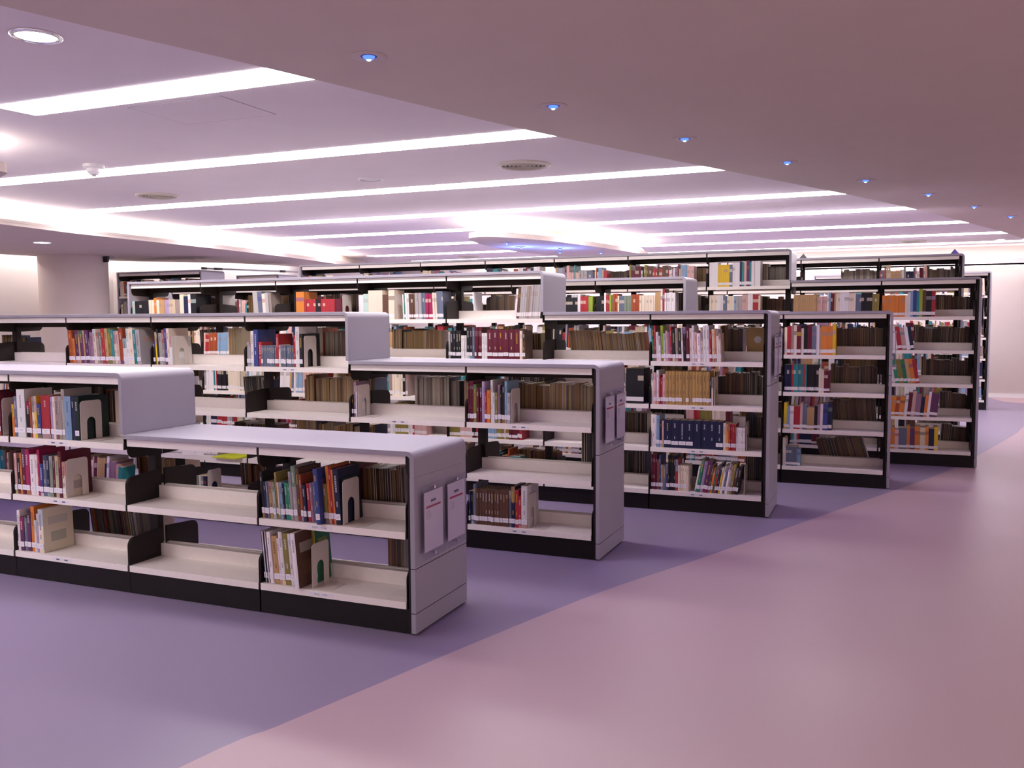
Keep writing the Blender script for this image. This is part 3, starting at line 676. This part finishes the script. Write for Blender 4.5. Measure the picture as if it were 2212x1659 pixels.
def lay(row, x0, x1, lev, lean, toks, phrase, yoff=.022, zs=1.0):
    Xe, Y = ROWS_XY[row]
    br = Xe - W*math.floor((Xe-(x0+x1)/2)/W); bl = br-W; sl_ = .14*abs(math.sin(R(lean)))
    x0 = max(x0, bl+.0085+(sl_ if lean < 0 else 0)); x1 = min(x1, br-.0085-(sl_ if lean > 0 else 0))
    tot = sum(t[1] for t in toks); ca = math.cos(R(lean)); u = (x1-x0)/tot*ca; x = x0; z = LV[lev]*zs+.0004
    for cn, wt, h, fl_, st in toks:
        fl_, _, side = fl_.partition('/')
        t = wt*u; c = vary(LINC[cn], .04 if st else .12); acc = LINC[rng.choice(list(LINC))] if not st else LINC['cream' if sum(LINC[cn]) < .6 else 'taupe']
        h = min(h, .335-.035); d = .235 if 'b' in fl_ else .135 if 'k' in fl_ else min(.215, max(.12, h*rng.uniform(.66,.74)))
        y = Y + yoff + (0 if 'b' in fl_ else rng.uniform(0, .008)) - (.035 if 'p' in fl_ else 0) + (.10 if 'k' in fl_ else 0)
        if 'b' in fl_: d = min(d, DS-.015-yoff)
        mtx = book_place(x, y, z, t, lean); t2 = t-.0007
        if phrase:
            hd = vary(c, .0); style = 0 if st else rng.choice([0,0,0,1,2,3,4])
            mb = MB(); cover(mb, t2, d, h, c, mix(acc, c, .35), style, rng, LINC[side] if side else None)
            o = link('book', mb.mesh('book', M['book'])); o.matrix_world = mtx
            i = counters.get(phrase, 0); counters[phrase] = i+1
            sz = 'tall ' if h >= .262 else ('short ' if h <= .2 else '')
            name_c = {'sky':'pale blue','kraft':'kraft brown','mint':'pale grey-green','sage':'grey-green','forest':'blackish green','slate':'slate grey','tan':'tan','lime':'lime green'}.get(cn, cn)
            tag(o, f'{sz}{name_c} book, {ordn[i]} from left, {phrase}', 'book', 'books on the '+phrase)
            mb = MB(); pages(mb, t2, d, h, vary(PAGE, .08)); mb.build('page_block', M['pages'], o)
            if rng.random() < .93 and t2 > .004:
                mb = MB(); lw = t2*.94; zb = .026+rng.uniform(-.002,.002); mb.box((t2-lw)/2, (t2+lw)/2, -.0012, -.0006, zb, zb+.03, 0)
                mb.box(t2*.3, t2*.7, -.0014, -.0011, zb+.018, zb+.0195, 1); mb.box(t2*.3, t2*.65, -.0014, -.0011, zb+.011, zb+.0125, 1)
                mb.build('call_number_label', [M['paper'], M['labelink']], o)
        else:
            mass_book(mass, mtx, t2, d, h, c, mix(acc, c, .45) if rng.random() < .45 else c, True, False, rng, vary(PAGE, .1))
        x += t/ca
used = set(); 
for row, bay, lev, x0, x1, lean, s_, ph in FRONT_RUNS:
    lay(row, x0, x1, lev, lean, parse(s_), ph); used.add((row, bay, lev))
PALB = dict(brown=('5a4632','6b5238','4a3a2c','7a6040','3d3028'), dark=('3a342e','2c2826','4a4038','544a3a'), tan=('9a7a4c','b09468','8a6c44','a48a62'), grey=('8f8578','a0968a','7a7066','b0a48c'), mixed=('8f8578','c0b4a4','5a4632','a05a48','6a6a74'))  # aged page edges of rear books, darkened for the shade inside the shelves
def back_run(row, lev, x0, x1, pal, h, lean, xye=None):
    Xe, Y = xye or ROWS_XY[row]; x = x0; z = LV[lev]+.0004; ca = math.cos(R(lean)); hh = h; last = None
    while x < x1-.008:
        t = rng.uniform(.010,.030)
        if rng.random() < .25: hh = h*rng.uniform(.84,1.0)
        t = min(t, (x1-x)*ca); H = min(.30, hh/100*rng.uniform(.97,1.0)); d = min(.215, H*.72)
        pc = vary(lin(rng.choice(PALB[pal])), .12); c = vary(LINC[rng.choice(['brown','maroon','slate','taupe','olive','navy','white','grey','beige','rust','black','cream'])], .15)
        y = Y+D-.022-d
        mtx = book_place(x, y, z, t, lean)
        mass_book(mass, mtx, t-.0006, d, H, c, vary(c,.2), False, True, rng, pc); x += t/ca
usedb = set()
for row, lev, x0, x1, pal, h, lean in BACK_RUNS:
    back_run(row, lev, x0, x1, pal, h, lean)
    b0, b1 = int((ROWS_XY[row][0]-x1)//W), int((ROWS_XY[row][0]-x0)//W)
    for b in range(max(0,b0), b1+1): usedb.add((row, b, lev))
MIX = ['white','cream','tan','taupe','grey','slate','brown','maroon','red','navy','black','pink','beige','sky','rust','olive','teal','mauve','white','cream']
EMPTY = {(0,0),(0,1),(0,3),(0,4),(0,5),(0,6),(0,7)}
EMPTY_F = {(1,0,1),(1,1,1),(1,1,0),(1,2,2),(1,3,2),(1,5,3),(1,4,2),(1,2,1),(1,2,0),(2,1,3),(2,3,3),(2,1,1),(2,1,0),(5,1,5),(4,0,3)}
EMPTY_B = {(1,0,0),(1,1,0),(1,0,1),(1,1,1),(0,1,1),(0,1,0),(1,4,3),(1,5,3),(1,3,2),(2,1,0)}
def nlev(row, bay):
    a = 0
    for b_, n_ in SECS[row]:
        a += b_
        if bay < a: return n_
    return 0
def rand_tokens(total_w):
    s = []; acc = 0
    while acc < total_w:
        cn = rng.choice(MIX); cnt = rng.choice([1,1,1,1,2,3,5]); t = rng.uniform(1.1,2.8); h = rng.choice([20,21,22,24,25,26,27,28])
        for _ in range(cnt): s.append((cn, t, (h+rng.uniform(-.3,.3))/100, '', cnt > 1)); acc += t/100
    return s
for row in range(6):
    Xe, Y = ROWS_XY[row]; nb = sum(b for b, _ in SECS[row])
    for bay in range(nb):
        for lev in range(nlev(row, bay)):
            xl, xr = Xe-(bay+1)*W+.014, Xe-bay*W-.014
            if (row, bay, lev) not in used and (row, bay) not in EMPTY and (row, bay, lev) not in EMPTY_F:
                fr = rng.uniform(.45,.92); lay(row, xl, xl+(xr-xl)*fr, lev, rng.choice([0,0,-2,3,5]), rand_tokens((xr-xl)*fr), None)
            if (row, bay, lev) not in usedb and (row > 0 or bay > 4) and (row, bay, lev) not in EMPTY_B:
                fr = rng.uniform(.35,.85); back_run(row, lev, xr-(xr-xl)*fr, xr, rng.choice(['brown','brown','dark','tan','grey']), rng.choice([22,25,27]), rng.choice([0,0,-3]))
for xe, y, nb, zs in ((1.50,16.5,3,1),(-10.5,11.75,2,1.047),(-10.2,13.4,1,1.043)):
    for bay in range(nb):
        for lev in range(6):
            xl = xe-(bay+1)*W+.014
            ROWS_XY.append((xe, y)); lay(len(ROWS_XY)-1, xl, xl+.82, lev, rng.choice([0,-3]), rand_tokens(.82), None, zs=zs)
tag(mass.build('books', M['book']), 'mass of smaller books filling the farther shelves and the rear shelf sides', 'book', None, 'stuff')

# ------------------------------------------------------------------ bookends and loose things
def bookend_mesh():
    w, h, r, th = .150, .225, .022, .0016
    aw, ah = .060, .130
    plate = [(0,0),(0,h-r)] + [(y,z) for y,z in arc(r,h-r,r,180,90,5)][1:] + [(y,z) for y,z in arc(w-r,h-r,r,90,0,5)] + [(w,0)]
    c = w/2
    hole = [(c+aw/2,.004)] + [(y,z) for y,z in arc(c,ah-aw/2,aw/2,0,180,10)] + [(c-aw/2,.004)]
    mb = MB(); mb.prism(plate[:] + hole, 0, th, 'x')
    return mb.mesh('bookend_plate', M['bookend'])
def bookend_base():
    w = .150
    mb = MB(); mb.prism([(0,0),(.085,0)] + arc(.085,.03,.03,-90,0,4)[1:] + [(.115,w-.02),(.095,w),(0,w)], .0004, .0018, 'z')
    return mb.mesh('bookend_base', M['bookend'])
BEM, BEB = bookend_mesh(), bookend_base()
for row, lev, x, l in BOOKENDS:
    t = thing('bookend', l, 'bookend', (x+.002, ROWS_XY[row][1]+.026, LV[lev]+.0005), 0, 'cream metal bookends')
    link('upright_plate', BEM, t, (.0005,0,0)); 
    if 'picture edge' not in l: link('base_plate', BEB, t, (.0005,0,0))
t = thing('plastic_folder', 'yellow-green plastic folder jutting out over a lower shelf of the second stack', 'folder', (-4.655, ROWS_XY[1][1]-.05, LV[1]+.001), R(-4))
mb = MB(); mb.box(0,.24,0,.28,0,.004); mb.build('lower_cover', M['folder'], t)
mb = MB(); mb.prism([(0,.0045),(.24,.0045),(.24,.0065),(.12,.013),(0,.0065)], .002, .278, 'y'); mb.build('upper_cover', M['folder'], t)
t = thing('window_pole', 'long grey pole with black grips lying across the far left bookcases', 'pole', (-10.48,11.77,2.372))
p0, p1 = Vector((0,0,.022)), Vector((.70,1.66,.022))
mb = MB(); mb.tube(p0, p1, .014, 10); mb.build('shaft', M['steel'], t, smooth=True)
for a, b in ((0,.05),(.12,.2),(.8,.86)):
    mb = MB(); mb.tube(p0.lerp(p1,a), p0.lerp(p1,b), .02, 10); mb.build('grip', M['black'], t, smooth=True)
for x, l in ((-1.01,'small black pyramid knob on the sixth stack, left of two'),(.70,'small black pyramid knob on the sixth stack, right of two')):
    mb = MB(); n = mb.add([(-.05,-.05,0),(.05,-.05,0),(.05,.05,0),(-.05,.05,0),(0,0,.065)])
    for q in ((3,2,1,0),(0,1,4),(1,2,4),(2,3,4),(3,0,4)): mb.face([n+i for i in q])
    tag(mb.build('finial', M['black'], loc=(x, ROWS_XY[5][1]+.15, TOP(6)+.0005)), l, 'finial', 'black finials on the sixth stack')

t = thing('book', 'kraft brown book facing outward with a dark round emblem, top shelf of third stack', 'book', (-1.034, ROWS_XY[2][1]+.315, LV[3]+.0008), 0, None)
mb = MB(); mb.box(0,.15,0,.003,0,.258,0,LINC['kraft']); mb.box(0,.15,.016,.019,0,.258,0,LINC['kraft']); mb.box(0,.003,.003,.016,0,.258,0,LINC['kraft']); mb.build('cover', M['book'], t)
mb = MB(); mb.box(.0032,.148,.0032,.0158,.003,.255,0,PAGE); mb.build('page_block', M['pages'], t)
mb = MB(); mb.prism([(.085+.027*math.cos(2*math.pi*q/24), .165+.027*math.sin(2*math.pi*q/24)) for q in range(24)], -.0006, .0002, 'y'); mb.build('emblem', M['steel'], t)
